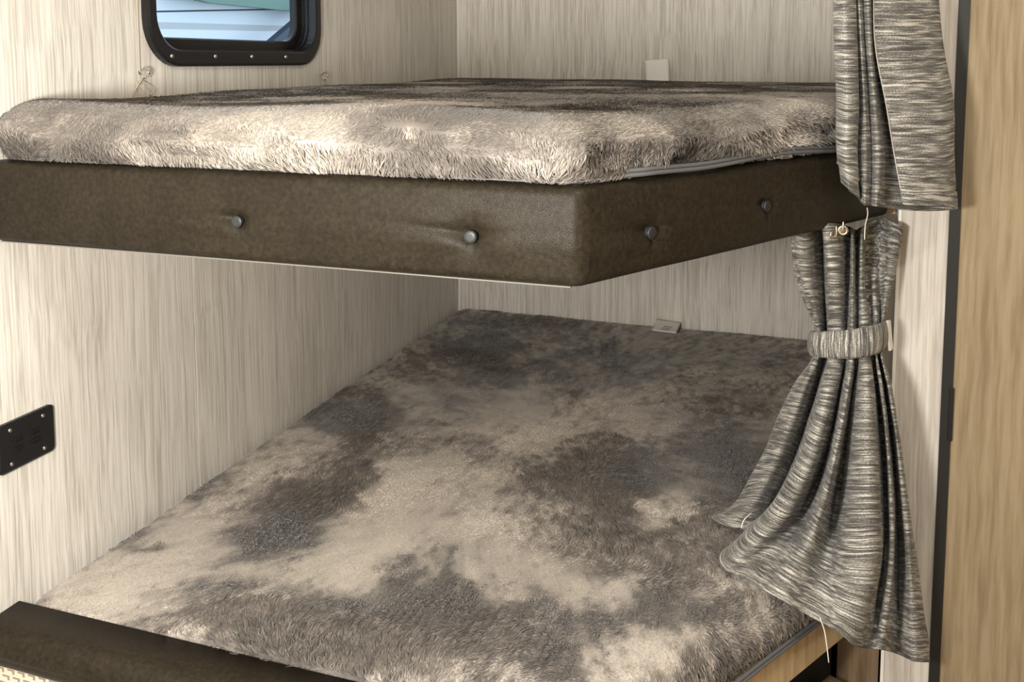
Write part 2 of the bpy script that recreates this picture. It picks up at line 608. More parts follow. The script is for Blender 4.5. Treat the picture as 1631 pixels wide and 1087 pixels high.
box('skirt', (XO - 1.46, 2.6, 0), (XO - .04, 9.4, .5), M_SEAM, t)
aw = slab('green_awning', XO + .06, XO + .12, [(4.85, .42), (5.25, .378), (6.3, .374), (9.5, .36), (9.5, .95), (4.85, .95)], M_GREEN, None)
tag(aw, 'dull green sloping awning edge beyond the window', 'awning')
sv = []
for x in (XO + .17, XO + .23):
    sv += [(x, 5.55, Z(.02)), (x, 5.73, Z(.02)), (x, 6.75, Z(.52)), (x, 6.57, Z(.52))]
st = mesh_obj('diagonal_strut', sv, [(0, 1, 2, 3), (7, 6, 5, 4), (0, 4, 5, 1), (1, 5, 6, 2), (2, 6, 7, 3), (3, 7, 4, 0)], M_STRUT, None, False)
tag(st, 'dark slate diagonal awning strut beyond the window', 'strut')
structure(box('ground_outside', (-12, -4, -.3), (WL - .06, 16, -.02), plain('gravel_ground', (.35, .34, .32), .9)), 'pale gravel outside the window', 'ground')

# ------------------------------------------------------------------ outlet on the window wall
oy0, oy1, oz0, oz1 = .985, 1.088, Z(-.600), Z(-.527)
t = empty('wall_outlet', (WL, (oy0 + oy1) / 2, oz0), 'black charging outlet plate on the side wall under the upper bunk', 'outlet')
pl = rrect(oy0, oy1, oz0, oz1, .007, 4)
pn = lambda g: rrect(oy0 + g, oy1 - g, oz0 + g, oz1 - g, .007, 4)
n = len(pl)
vv = [(WL + .0003, y, z) for y, z in pl] + [(WL + .006, y, z) for y, z in pl] + [(WL + .0075, y, z) for y, z in pn(.0025)]
mesh_obj('plate', vv, [(k, (k + 1) % n, n + (k + 1) % n, n + k) for k in range(n)] + [(n + k, n + (k + 1) % n, 2 * n + (k + 1) % n, 2 * n + k) for k in range(n)] + [tuple(range(2 * n, 3 * n))], M_BLACK, t, False)
for zc in (Z(-.557), Z(-.571)):
    for yc in (1.052, 1.020):
        pr = rrect(yc - .009, yc + .009, zc - .004, zc + .004, .002, 3)
        pr2 = rrect(yc - .007, yc + .007, zc - .0022, zc + .0022, .001, 3)
        loop_loft('port_rim', [(pr, WL + .0072), (pr, WL + .0092), (pr2, WL + .0092), (pr2, WL + .0072)], M_BLACK, t)
for yc in (1.066, 1.006):
    for zc in (Z(-.538), Z(-.589)):
        lathe('screw', [(.0032, .007), (.0032, .0082), (.002, .009)], (WL, yc, zc), (1, 0, 0), M_STEEL, t, 10)

# ------------------------------------------------------------------ plan of the bunks
CA, CB = np.array([-.258, 1.002]), np.array([.100, 1.644])     # front corner, end of the angled side
DT = (CB - CA) / np.linalg.norm(CB - CA)
DN = np.array([DT[1], -DT[0]])


def bumper_path(r=.022, step=.005, x0=WL + .003, end=CB):
    """outer face line: along the front, round the corner, up the angled side; returns points and outward normals"""
    ang = math.acos(DT[0])
    tl = r * math.tan(ang / 2)
    p1 = CA - np.array([tl, 0])
    p2 = CA + DT * tl
    pts, nor = [], []
    n1 = int((p1[0] - x0) / step)
    for i in range(n1):
        pts.append((x0 + (p1[0] - x0) * i / n1, CA[1])); nor.append((0, -1))
    c = p1 + np.array([0, r])
    for i in range(13):
        a = -math.pi / 2 + ang * i / 12
        pts.append((c[0] + r * math.cos(a), c[1] + r * math.sin(a))); nor.append((math.cos(a), math.sin(a)))
    L = np.linalg.norm(end - p2)
    n2 = int(L / step)
    for i in range(1, n2 + 1):
        q = p2 + (end - p2) * i / n2
        pts.append(tuple(q)); nor.append(tuple(DN))
    return np.array(pts), np.array(nor)


def round_profile(z0, z1, depth, r, n=6, bulge=.004, rows=30):
    """(out, z) going from the back bottom edge round the front to the back top edge"""
    pr = [(-depth, z0)]
    for k in range(n + 1):
        a = -math.pi / 2 + math.pi / 2 * k / n
        pr.append((-r + r * math.cos(a), z0 + r + r * math.sin(a)))
    for k in range(1, rows):
        z = z0 + r + (z1 - z0 - 2 * r) * k / rows
        pr.append((bulge * math.sin(math.pi * k / rows), z))
    for k in range(n + 1):
        a = math.pi / 2 * k / n
        pr.append((-r + r * math.cos(a), z1 - r + r * math.sin(a)))
    pr.append((-depth, z1))
    return pr


def sweep(name, pts, nor, prof, mat, parent, dents=()):
    P = len(prof)
    base = np.array(pts)
    V = np.zeros((len(base), P, 3))
    for j, (o, z) in enumerate(prof):
        V[:, j, :2] = base + nor * o
        V[:, j, 2] = z
    N3 = np.concatenate([nor, np.zeros((len(nor), 1))], 1)[:, None, :]
    flat = V.reshape(-1, 3)
    # soft lumps of the padding
    lum = fbm(flat * 9, 2, 5).reshape(len(base), P) * .0012
    along = np.concatenate([[0], np.cumsum(np.linalg.norm(np.diff(base, axis=0), axis=1))])
    disp = lum
    for (s, z, depth, rad) in dents:
        du = along[:, None] - s
        dz = V[:, :, 2] - z
        rr = np.sqrt(du ** 2 + dz ** 2)
        disp = disp - depth * np.exp(-(rr / rad) ** 1.3)
        # pinched pleats running out sideways from the button
        for sgn, ln, amp in ((-1, .05, .0055), (1, .03, .003)):
            q = np.clip(sgn * du, 0, None)
            disp = disp - amp * np.exp(-((dz - .004 - .08 * q) / .0055) ** 2) * np.exp(-q / ln) * (sgn * du > 0)
            disp = disp + .6 * amp * np.exp(-((dz + .012 - .05 * q) / .009) ** 2) * np.exp(-q / ln) * (sgn * du > 0)
    mask = np.zeros(P); mask[1:-1] = 1
    V = V + N3 * (disp * mask)[:, :, None]
    fc = []
    for i in range(len(base) - 1):
        for j in range(P - 1):
            a = i * P + j
            fc.append((a, a + P, a + P + 1, a + 1))
    L = (len(base) - 1) * P
    fc.append(tuple(range(P)))
    fc.append(tuple(L + k for k in range(P))[::-1])
    for i in range(len(base) - 1):
        fc.append((i * P + P - 1, (i + 1) * P + P - 1, (i + 1) * P, i * P))
    return mesh_obj(name, V.reshape(-1, 3), fc, mat, parent), along


# ------------------------------------------------------------------ upper bunk
ub = empty('upper_bunk', (-.5, 1.9, Z(-.258)), 'upper bunk with brown button tufted leather edge and angled corner', 'bunk bed')
bp, bn = bumper_path()
al = np.concatenate([[0], np.cumsum(np.linalg.norm(np.diff(bp, axis=0), axis=1))])


def s_of(x, y):
    return al[np.argmin((bp[:, 0] - x) ** 2 + (bp[:, 1] - y) ** 2)]


BTN = [(-.713, 1.002, -.2065), (-.392, 1.002, -.2065), (-.199, 1.108, -.209), (-.075, 1.331, -.203)]
dents = [(s_of(x, y), Z(z), .0125 if i < 2 else .008, .018) for i, (x, y, z) in enumerate(BTN)]
sweep('padded_edge', bp, bn, round_profile(Z(-.258), Z(-.142), .045, .013), M_LEATHER, ub, dents)
for i, (x, y, z) in enumerate(BTN):
    k = np.argmin((bp[:, 0] - x) ** 2 + (bp[:, 1] - y) ** 2)
    nx, ny = bn[k]
    lathe('button', [(.0062, -.008), (.0078, -.0015), (.0078, 0), (.0072, .0010), (.0082, .0014), (.0082, .0030), (.0074, .0040), (.004, .0042)],
          (bp[k][0] - nx * .0015, bp[k][1] - ny * .0015, Z(z)), (nx, ny, 0), M_BUTTON, ub)
prism('bunk_board', [(WL + .002, 1.05), (-.285, 1.05), (.068, 1.685), (XR - .002, 1.70), (XR - .002, WB - .002), (WL + .002, WB - .002)], Z(-.262), Z(-.16), M_OAK, ub)
box('edge_strip', (WL + .002, 1.011, Z(-.2603)), (-.272, 1.05, Z(-.2585)), M_ALU, ub, .0008)

# ------------------------------------------------------------------ lower bunk
lb = empty('lower_bunk', (-.5, 1.9, 0), 'lower bunk base with brown leather front edge and pale oak side board', 'bunk bed')
n_ = 160
fp = np.stack([np.linspace(WL + .003, -.30, n_), np.full(n_, .935)], 1)
fn = np.tile(np.array([0., -1.]), (n_, 1))
sweep('padded_edge', fp, fn, round_profile(Z(-.862), Z(-.803), .075, .024, 8, .002, 8), M_LEATHER, lb)
box('front_panel', (WL + .002, .958, .02), (-.30, .985, Z(-.855)), M_BASKET, lb)
# angled oak side board and platform
sa = CA + DT * .0 - DN * .002
sb = CB - DN * .002
prism('side_board', [tuple(sa), tuple(sb), tuple(sb - DN * .018), tuple(sa - DN * .018)], Z(-.957), Z(-.889), M_OAK, lb, .001)
prism('platform', [(WL + .002, .99), (-.27, .99), tuple(sb - DN * .022), (XR - .002, 1.68), (XR - .002, WB - .002), (WL + .002, WB - .002)], Z(-.94), Z(-.895), M_BROWN, lb)
prism('recess_dark_panel', [tuple(sa - DN * .06), tuple(sb - DN * .06 - DT * .02), tuple(sb - DN * .08 - DT * .02), tuple(sa - DN * .08)], .06, Z(-.945), M_RECESS, lb)  # near-black panel painted as the dark of the under-bed opening
prism('toe_board', [tuple(sa - DN * .02), tuple(sb - DN * .02 - DT * .06), tuple(sb - DN * .04 - DT * .06), tuple(sa - DN * .04)], 0.0, Z(-1.06), M_BROWN, lb)
box('end_panel', (.046, 1.655, 0), (XR - .004, 1.68, Z(-.957)), M_BROWN, lb)


# ------------------------------------------------------------------ plush mattresses
def mattress(name, poly, zb, zt, rad, label, free, relief, tone_fn, count, core_mat, seed, sag=None, folds=.0):
    """poly: plan outline counter-clockwise; free: for each edge the rounding of its upper rim"""
    poly = [np.array(p, float) for p in poly]
    n = len(poly)
    c = np.mean(poly, axis=0)
    t = empty(name, (c[0], c[1], zb), label, 'mattress')

    def inset(ds):
        """offset every edge inwards by its own distance, fillet the corners, resample"""
        lines = []
        for i in range(n):
            a, b = poly[i], poly[(i + 1) % n]
            d = (b - a) / np.linalg.norm(b - a)
            nn = np.array([-d[1], d[0]])
            lines.append((a + nn * ds[i], d))
        vs = []
        for i in range(n):
            (a, d), (b, e) = lines[i - 1], lines[i]
            m = np.array([[d[0], -e[0]], [d[1], -e[1]]])
            k = np.linalg.solve(m, b - a)
            vs.append(a + d * k[0])
        out = []
        for i in range(n):
            p, q, r = vs[i - 1], vs[i], vs[(i + 1) % n]
            fr = .030
            u = (p - q) / np.linalg.norm(p - q); w = (r - q) / np.linalg.norm(r - q)
            p1, p2 = q + u * fr, q + w * fr
            for s in np.linspace(0, 1, 9):
                out.append((1 - s) ** 2 * p1 + 2 * s * (1 - s) * q + s * s * p2)
            nx = vs[(i + 1) % n]
            e1 = nx - w * fr
            m = max(3, int(np.linalg.norm(poly[(i + 1) % n] - poly[i]) / .012))
            for s in np.linspace(0, 1, m + 1)[1:-1]:
                out.append(p2 + (e1 - p2) * s)
        return np.array(out)

    prof = []                                     # (inset factor, absolute inset, z)
    H = zt - zb
    rows = [(.35, 0.0, zb), (.12, 0, zb + H * .10), (.02, 0, zb + H * .25), (0, 0, zb + H * .42)]
    for k in range(1, 11):
        a = math.pi / 2 * k / 10
        rows.append((1 - math.cos(a), 0, zb + H * .42 + (H * .58) * math.sin(a)))
    for ab in (.01, .025, .045, .07, .10, .135, .175, .22, .27, .32, .37, .41):
        rows.append((1.0, ab, zt))
    V = []
    for fct, ab, z in rows:
        ds = [free[i] * fct + ab for i in range(n)]
        ring = inset(ds)
        V.append(np.concatenate([ring, np.full((len(ring), 1), z)], 1))
    last = V[-1]
    lc_ = last.mean(0)
    for k in np.linspace(1, .04, 16)[1:]:
        V.append(lc_ + (last - lc_) * k)
    V = np.array(V)
    R, Np, _ = V.shape
    flat = V.reshape(-1, 3)
    # loft of the padding and folds of the cover
    topw = np.clip((flat[:, 2] - zb) / H, 0, 1)
    flat[:, 2] += topw * (fbm(flat * np.array([3.1, 3.1, 0]), 2, seed) * relief)
    if sag is not None:
        flat[:, 2] += sag(flat) * topw
    # folds of the cover on the exposed sides
    outw = np.zeros_like(flat)
    dfr = np.abs(flat[:, 1] - poly[0][1])
    ddg = np.abs((flat[:, :2] - poly[1]) @ np.array([DT[1], -DT[0]]))
    isd = (ddg < dfr)
    outw[:, 0] = np.where(isd, DN[0], 0); outw[:, 1] = np.where(isd, DN[1], -1)
    band = np.exp(-((topw - .45) / .32) ** 2) * (np.minimum(dfr, ddg) < .06)
    sk = np.stack([flat[:, 0] + 1.2 * flat[:, 2], flat[:, 1], flat[:, 2]], 1)
    fold = -np.abs(fbm(sk * np.array([7.5, 7.5, 26.]), 2, seed + 4)) * 2 + .5
    flat += outw * (band * fold * folds)[:, None]
    VV = flat.reshape(R, Np, 3)
    fc = []
    for i in range(R - 1):
        for j in range(Np):
            k = (j + 1) % Np
            fc.append((i * Np + j, i * Np + k, (i + 1) * Np + k, (i + 1) * Np + j))
    cap = tuple((R - 1) * Np + j for j in range(Np))
    bot = tuple(range(Np))[::-1]
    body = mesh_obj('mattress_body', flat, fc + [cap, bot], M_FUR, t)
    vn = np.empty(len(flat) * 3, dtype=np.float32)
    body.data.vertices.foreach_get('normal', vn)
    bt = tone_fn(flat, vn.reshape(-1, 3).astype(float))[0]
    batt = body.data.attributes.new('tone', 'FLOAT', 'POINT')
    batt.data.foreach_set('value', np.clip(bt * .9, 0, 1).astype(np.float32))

    # --- pile: short bent blades lying along the brushed nap
    q = np.array(fc)
    tri = np.concatenate([q[:, [0, 1, 2]], q[:, [0, 2, 3]]])
    capc = flat[list(cap)].mean(0)
    allv = np.concatenate([flat, capc[None]])
    ctri = np.array([[cap[j], cap[(j + 1) % Np], len(flat)] for j in range(Np)])
    tri = np.concatenate([tri, ctri])
    A, B, C_ = allv[tri[:, 0]], allv[tri[:, 1]], allv[tri[:, 2]]
    cr = np.cross(B - A, C_ - A)
    area = np.linalg.norm(cr, axis=1) / 2
    fn_ = cr / (2 * area[:, None] + 1e-12)
    mid = (A + B + C_) / 3
    vd = np.array([0, 0, EYE]) - mid
    dist = np.linalg.norm(vd, axis=1)
    face = (fn_ * vd).sum(1) / dist
    wgt = area * np.where(fn_[:, 2] < -.93, 0, 1) * np.where(((fn_[:, 1] > .5) & (mid[:, 1] > WB - .06)) | ((fn_[:, 0] < -.6) & (mid[:, 0] < WL + .05)) | ((fn_[:, 0] > .6) & (mid[:, 1] > 1.655)), 0, 1) / (dist ** 1.2)
    rng = np.random.default_rng(seed)
    pick = rng.choice(len(tri), count, p=wgt / wgt.sum())
    r1, r2 = np.sqrt(rng.random(count)), rng.random(count)
    P = A[pick] * (1 - r1)[:, None] + B[pick] * (r1 * (1 - r2))[:, None] + C_[pick] * (r1 * r2)[:, None]
    Nn = fn_[pick]
    tone, rough, ang, down = tone_fn(P, Nn)
    # nap direction: brushed angle on top, hanging down on the sides
    g = np.stack([np.cos(ang), np.sin(ang), np.zeros(count)], 1)
    g[:, 2] -= down
    tdir = g - Nn * (g * Nn).sum(1)[:, None]
    tdir += rng.normal(0, .16, (count, 3))
    tdir -= Nn * (tdir * Nn).sum(1)[:, None]
    tdir /= np.linalg.norm(tdir, axis=1)[:, None] + 1e-9
    ln = (.0062 + .0062 * rough + .0015 * np.clip(down, 0, 1)) * rng.uniform(.7, 1.3, count)
    el = np.radians(5 + 24 * rough + 4 * np.clip(down, 0, 1)) * rng.uniform(.5, 1.5, count)
    roll = rng.normal(0, .12 + .35 * rough, count)
    wv = np.cross(tdir, Nn)
    wv = wv * np.cos(roll)[:, None] + Nn * np.sin(roll)[:, None]
    wid = (.0005 + .00025 * dist[pick]) * rng.uniform(.7, 1.3, count)
    m1 = P + (tdir * np.cos(el * 1.2)[:, None] + Nn * np.sin(el * 1.2)[:, None]) * (ln * .55)[:, None]
    tip = m1 + (tdir * np.cos(el * .5)[:, None] + Nn * np.sin(el * .5)[:, None]) * (ln * .5)[:, None]
    # gather tips into tufts
    cs = np.where(rough > .45, .0125, .007)[:, None]
    cell = np.floor(tip / cs)
    ci = cell.astype(np.int64)
    cc = (cell + .5 + .35 * np.stack([_hash(ci[:, 0], ci[:, 1], ci[:, 2], 40 + k) * 2 - 1 for k in range(3)], 1)) * cs
    tone = tone + (_hash(ci[:, 0], ci[:, 1], ci[:, 2], 77) - .5) * .42 * np.clip(rough - .25, 0, .7)
    pull = cc - tip
    pull -= Nn * (pull * Nn).sum(1)[:, None]
    tip += pull * (.12 + .65 * rough)[:, None]
    base = P - Nn * .0015
    for q_ in (m1, tip, base):
        q_[:, 2] = np.maximum(q_[:, 2], zb + .0008)
    W = wv * wid[:, None]
    BV = np.stack([base - W, base + W, m1 + W * .8, m1 - W * .8, tip], 1).reshape(-1, 3)
    nb = count
    o5 = np.arange(nb)[:, None] * 5
    me = bpy.data.meshes.new('plush_pile')
    me.vertices.add(nb * 5)
    me.vertices.foreach_set('co', BV.astype(np.float32).ravel())
    loops = np.concatenate([o5 + 0, o5 + 1, o5 + 2, o5 + 3, o5 + 3, o5 + 2, o5 + 4], 1).astype(np.int32).ravel()
    me.loops.add(nb * 7)
    me.loops.foreach_set('vertex_index', loops)
    me.polygons.add(nb * 2)
    ls = (np.arange(nb)[:, None] * 7 + np.array([0, 4])).astype(np.int32).ravel()
    me.polygons.foreach_set('loop_start', ls)
    me.update(calc_edges=True)
    me.validate()
    me.polygons.foreach_set('use_smooth', np.ones(nb * 2, dtype=bool))
    att = me.attributes.new('tone', 'FLOAT', 'POINT')
    tv = np.clip(tone * rng.uniform(.86, 1.14, count) + rng.normal(0, .05, count), 0, 1)
    att.data.foreach_set('value', np.repeat(tv, 5).astype(np.float32))
    me.materials.append(M_FUR)
    po = bpy.data.objects.new('plush_pile', me)
    COL.objects.link(po)
    po.parent = t
    po.matrix_parent_inverse = parent_inv(t)
    po['kind'] = 'stuff'
    return t


# brushed patches of the lower cover: centre, two half axes, tone (plan metres)
LOW = [(-0.701, 1.401, 0.073, 0.025, 0.111, -0.226, 1.0), (-0.678, 1.221, 0.065, 0.022, 0.034, -0.063, 0.8), (-0.988, 1.154, 0.161, 0.055, 0.076, -0.092, 0.6), (-1.036, 1.046, 0.08, 0.027, 0.05, -0.052, 0.6), (-1.098, 1.569, 0.098, 0.033, 0.072, -0.106, 0.35), (-0.686, 1.587, 0.103, 0.035, 0.054, -0.126, 0.8), (-0.616, 1.835, 0.192, 0.065, 0.043, -0.129, 0.5), (-0.521, 2.062, 0.28, 0.095, 0.04, -0.158, 0.4), (-0.386, 1.302, 0.1, 0.034, 0.017, -0.058, 0.9), (-0.51, 1.356, 0.058, 0.02, 0.027, -0.073, 0.75), (-0.246, 1.591, 0.037, 0.013, 0.009, -0.058, 0.95), (-0.199, 1.175, 0.064, 0.022, 0.008, -0.046, 0.5), (-0.927, 1.925, 0.07, 0.024, 0.079, -0.166, 0.4), (-1.002, 1.299, 0.093, 0.032, 0.07, -0.094, 0.4), (-0.939, 1.819, 0.08, 0.027, 0.068, -0.134, -0.9), (-0.853, 1.448, 0.082, 0.028, 0.064, -0.11, -1.0), (-0.867, 1.345, 0.073, 0.025, 0.049, -0.077, -0.9), (-0.862, 1.587, 0.053, 0.018, 0.062, -0.116, -0.7), (-0.733, 1.067, 0.093, 0.031, 0.038, -0.057, -1.1), (-0.544, 1.163, 0.095, 0.032, 0.032, -0.07, -1.1), (-0.577, 1.293, 0.052, 0.018, 0.03, -0.068, -0.8), (-0.604, 1.051, 0.113, 0.038, 0.027, -0.048, -0.8), (-0.429, 1.703, 0.116, 0.039, 0.024, -0.095, -0.75), (-0.904, 2.362, 0.066, 0.023, 0.061, -0.16, -0.8), (-0.73, 2.226, 0.154, 0.052, 0.038, -0.117, -0.5), (-0.151, 1.4, 0.092, 0.031, 0.011, -0.09, -0.5), (-0.075, 1.26, 0.066, 0.022, 0.005, -0.072, -0.7), (-0.312, 1.557, 0.126, 0.043, 0.019, -0.09, -0.35), (-0.689, 1.724, 0.074, 0.025, 0.025, -0.064, -0.5), (-0.268, 1.256, 0.129, 0.044, 0.013, -0.06, -0.45), (-0.359, 1.121, 0.064, 0.022, 0.012, -0.038, -0.5), (-0.146, 1.892, 0.073, 0.025, 0.022, -0.256, -0.35), (-0.215, 1.936, 0.063, 0.021, 0.008, -0.067, -0.4), (-1.129, 1.814, 0.082, 0.028, 0.052, -0.085, -0.5), (-1.027, 1.171, 0.029, 0.01, 0.011, -0.013, -0.7)]
UPP = [(-0.45, 1.035, .11, .0, .0, .03, -1.0), (-0.40, 1.10, .10, .02, .02, .025, 1.0), (-0.80, 1.06, .25, .0, .0, .05, .25), (-0.62, 1.03, .12, .0, .0, .03, .35), (-0.373, 1.346, 0.178, 0.061, 0.048, -0.172, -0.6), (-0.221, 1.093, 0.084, 0.028, 0.014, -0.066, 0.6), (-0.194, 1.406, 0.107, 0.036, 0.019, -0.134, -0.5), (-0.64, 1.255, 0.08, 0.027, 0.061, -0.119, 0.5), (-.05, 1.45, .1, .1, .03, -.02, .6)]


def patches(P, blobs, seed):
    w = np.stack([fbm(P * np.array([7, 7, 7.]), 3, seed + 3), fbm(P * np.array([7, 7, 7.]) + 40, 3, seed + 9)], 1) * .055
    w += np.stack([fbm(P * 34., 2, seed + 5), fbm(P * 34. + 40, 2, seed + 6)], 1) * .026
    X, Y = P[:, 0] + w[:, 0], P[:, 1] + w[:, 1]
    s = np.zeros(len(P))
    for cx, cy, ax, ay, bx, by, tn in blobs:
        det = ax * by - ay * bx
        u = ((X - cx) * by - (Y - cy) * bx) / det
        v = (-(X - cx) * ay + (Y - cy) * ax) / det
        s += tn * np.exp(-(u * u + v * v) ** 1.3 * .75)
    return s


def low_tone(P, N):
    s = patches(P, LOW, 11)
    s = s + .42 * fbm(P * np.array([9, 6, 0.]), 3, 21) + .30 * fbm(P * np.array([38, 30, 0.]), 3, 25)
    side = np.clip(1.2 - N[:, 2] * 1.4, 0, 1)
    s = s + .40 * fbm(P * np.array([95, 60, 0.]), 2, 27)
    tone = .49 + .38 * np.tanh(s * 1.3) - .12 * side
    rough = np.clip(.18 - .55 * np.tanh(s * 1.2) + .25 * fbm(P * 14., 2, 30) + .4 * side, 0, 1)
    ang = 2.4 * fbm(P * np.array([4, 4, 0.]), 2, 33) + .4 + .5 * fbm(P * 26., 2, 35)
    return np.clip(tone, 0, 1), rough, ang, side * 1.4


def up_tone(P, N):
    s = patches(P, UPP, 51)
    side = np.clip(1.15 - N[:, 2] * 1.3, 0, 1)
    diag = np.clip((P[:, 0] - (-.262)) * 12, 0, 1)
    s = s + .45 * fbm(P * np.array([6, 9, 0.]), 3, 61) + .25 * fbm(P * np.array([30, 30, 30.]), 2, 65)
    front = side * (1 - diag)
    s = s + front * (.40 - 1.6 * np.clip((-.86 - P[:, 0]) * 5, 0, 1) * np.clip((Z(-.095) - P[:, 2]) * 40, 0, 1))  # pale front pile lightened further to replace lamp light; crease shade painted lower left
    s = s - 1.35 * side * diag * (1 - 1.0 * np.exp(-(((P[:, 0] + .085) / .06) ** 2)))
    s = s - .5 * front * np.clip(fbm(np.stack([P[:, 0] + 1.2 * P[:, 2], P[:, 1], P[:, 2]], 1) * np.array([7.5, 7.5, 26.]), 2, 105) , -.2, 1)  # fold creases darkened in colour, shade painted over the relief
    tone = .43 + .33 * np.tanh(s * 1.1) + .10 * np.clip((P[:, 1] - 1.12) * 5, 0, 1)  # top behind the rim lightened in colour to offset grazing lamp light
    rough = np.clip(.08 + .40 * side + .25 * fbm(P * 18., 2, 70) * side + .25 * side * diag, 0, 1)
    ang = 2.0 * fbm(P * np.array([4, 4, 0.]), 2, 73) - .5 + .9 * fbm(P * 22., 2, 75)
    return np.clip(tone, 0, 1), rough, ang, side * (1.1 + .6 * fbm(P * 12., 2, 77))


def up_sag(P):
    """the rim of the upper cover rolls in and out a little along its front"""
    return .004 * np.sin(P[:, 0] * 11 + 1) * np.exp(-((P[:, 1] - 1.0) / .15) ** 2)


EPSX = WL + .005
mp = [(EPSX, .998), (-.262, .998), (XR - .006, 1.672), (XR - .006, WB - .006), (EPSX, WB - .006)]
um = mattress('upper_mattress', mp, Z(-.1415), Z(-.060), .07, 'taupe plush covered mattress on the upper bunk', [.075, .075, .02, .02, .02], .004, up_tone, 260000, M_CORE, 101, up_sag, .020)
mq = [(EPSX, 1.008), (-.262, 1.008), (XR - .006, 1.660), (XR - .006, WB - .006), (EPSX, WB - .006)]
lm = mattress('lower_mattress', mq, Z(-.889), Z(-.802), .05, 'mottled grey taupe plush covered mattress on the lower bunk', [.010, .045, .02, .022, .022], .004, low_tone, 360000, M_CORE, 202)

# zip tape along the angled side of each mattress
for par, zz, off, amp, s0, s1 in ((um, -.137, .003, .006, .06, .72), (lm, -.883, .010, .002, .0, .72)):
    for k, dz in ((0, 0.0), (1, .0052)):
        pts = []
        for s in np.linspace(s0, s1, 60):
            q = CA + DT * s + DN * (off - .0015 * k - .016 * max(0, 1 - (s - s0) / .05))
            lift = amp * (.5 + .5 * math.sin(s * 17 + 1.0)) * min(1, (s - s0) * 8)
            pts.append((q[0], q[1], Z(zz) + dz + lift))
        tube('zip_tape', pts, .0028, M_PIPING, par, 8)

# care tags sewn into the covers
def tag_sheet(name, corners, parent, curl=0.0, lines=0):
    (a, b, c, d) = [np.array(p, float) for p in corners]     # top-left, top-right, bottom-right, bottom-left
    nrm = np.cross(b - a, d - a); nrm /= np.linalg.norm(nrm)
    N_ = 8
    V = []
    for j in range(N_ + 1):
        for i in range(N_ + 1):
            u, v = i / N_, j / N_
            p = (a * (1 - u) + b * u) * (1 - v) + (d * (1 - u) + c * u) * v
            V.append(p + nrm * curl * (math.sin(v * 2.6 + u) * (1 - .3 * u)))
    fc = [(j * (N_ + 1) + i, j * (N_ + 1) + i + 1, (j + 1) * (N_ + 1) + i + 1, (j + 1) * (N_ + 1) + i) for j in range(N_) for i in range(N_)]
    o = mesh_obj(name, V, fc, M_PAPER, parent)
    m = o.modifiers.new('thick', 'SOLIDIFY'); m.thickness = .0008; m.offset = 0
    for k in range(lines):
        v0, v1 = .50 + k * .15, .545 + k * .15
        u0, u1 = .40 - .02 * k, .74 - .03 * k
        LV = []
        for v in (v0, v1):
            for u in np.linspace(u0, u1, 5):
                p = (a * (1 - u) + b * u) * (1 - v) + (d * (1 - u) + c * u) * v + nrm * curl * (math.sin(v * 2.6 + u) * (1 - .3 * u))
                LV.append(p + np.array([0, -.0003, .0012]))
        lo = mesh_obj('printed_line', LV, [(i, i + 1, i + 6, i + 5) for i in range(4)], M_PRINT, o)
    return o


tag_sheet('care_tag', [(-.515, WB - .022, Z(-.001)), (-.446, WB - .022, Z(.005)), (-.442, WB - .028, Z(-.075)), (-.511, WB - .028, Z(-.075))], um, .003)
tag_sheet('care_tag', [(-.470, WB - .010, Z(-.782)), (-.398, WB - .010, Z(-.785)), (-.395, 2.640, Z(-.788)), (-.468, 2.655, Z(-.788))], lm, .003, 3)


# ------------------------------------------------------------------ curtains
def catmull(pts, m):
    """pts (n,k): smooth curve through the points, m steps per span"""
    pts = np.asarray(pts, float)
    n = len(pts)
    out = []
    for i in range(n - 1):
        p0, p1, p2, p3 = pts[max(i - 1, 0)], pts[i], pts[i + 1], pts[min(i + 2, n - 1)]
        for s in range(m):
            u = s / m
            out.append(.5 * (2 * p1 + (p2 - p0) * u + (2 * p0 - 5 * p1 + 4 * p2 - p3) * u * u + (3 * p1 - p0 - 3 * p2 + p3) * u ** 3))
    out.append(pts[-1])
    return np.array(out)


def resample(c, n):
    d = np.concatenate([[0], np.cumsum(np.linalg.norm(np.diff(c[:, :3], axis=0), axis=1))])
    t = np.linspace(0, d[-1], n)
    return np.stack([np.interp(t, d, c[:, k]) for k in range(c.shape[1])], 1)


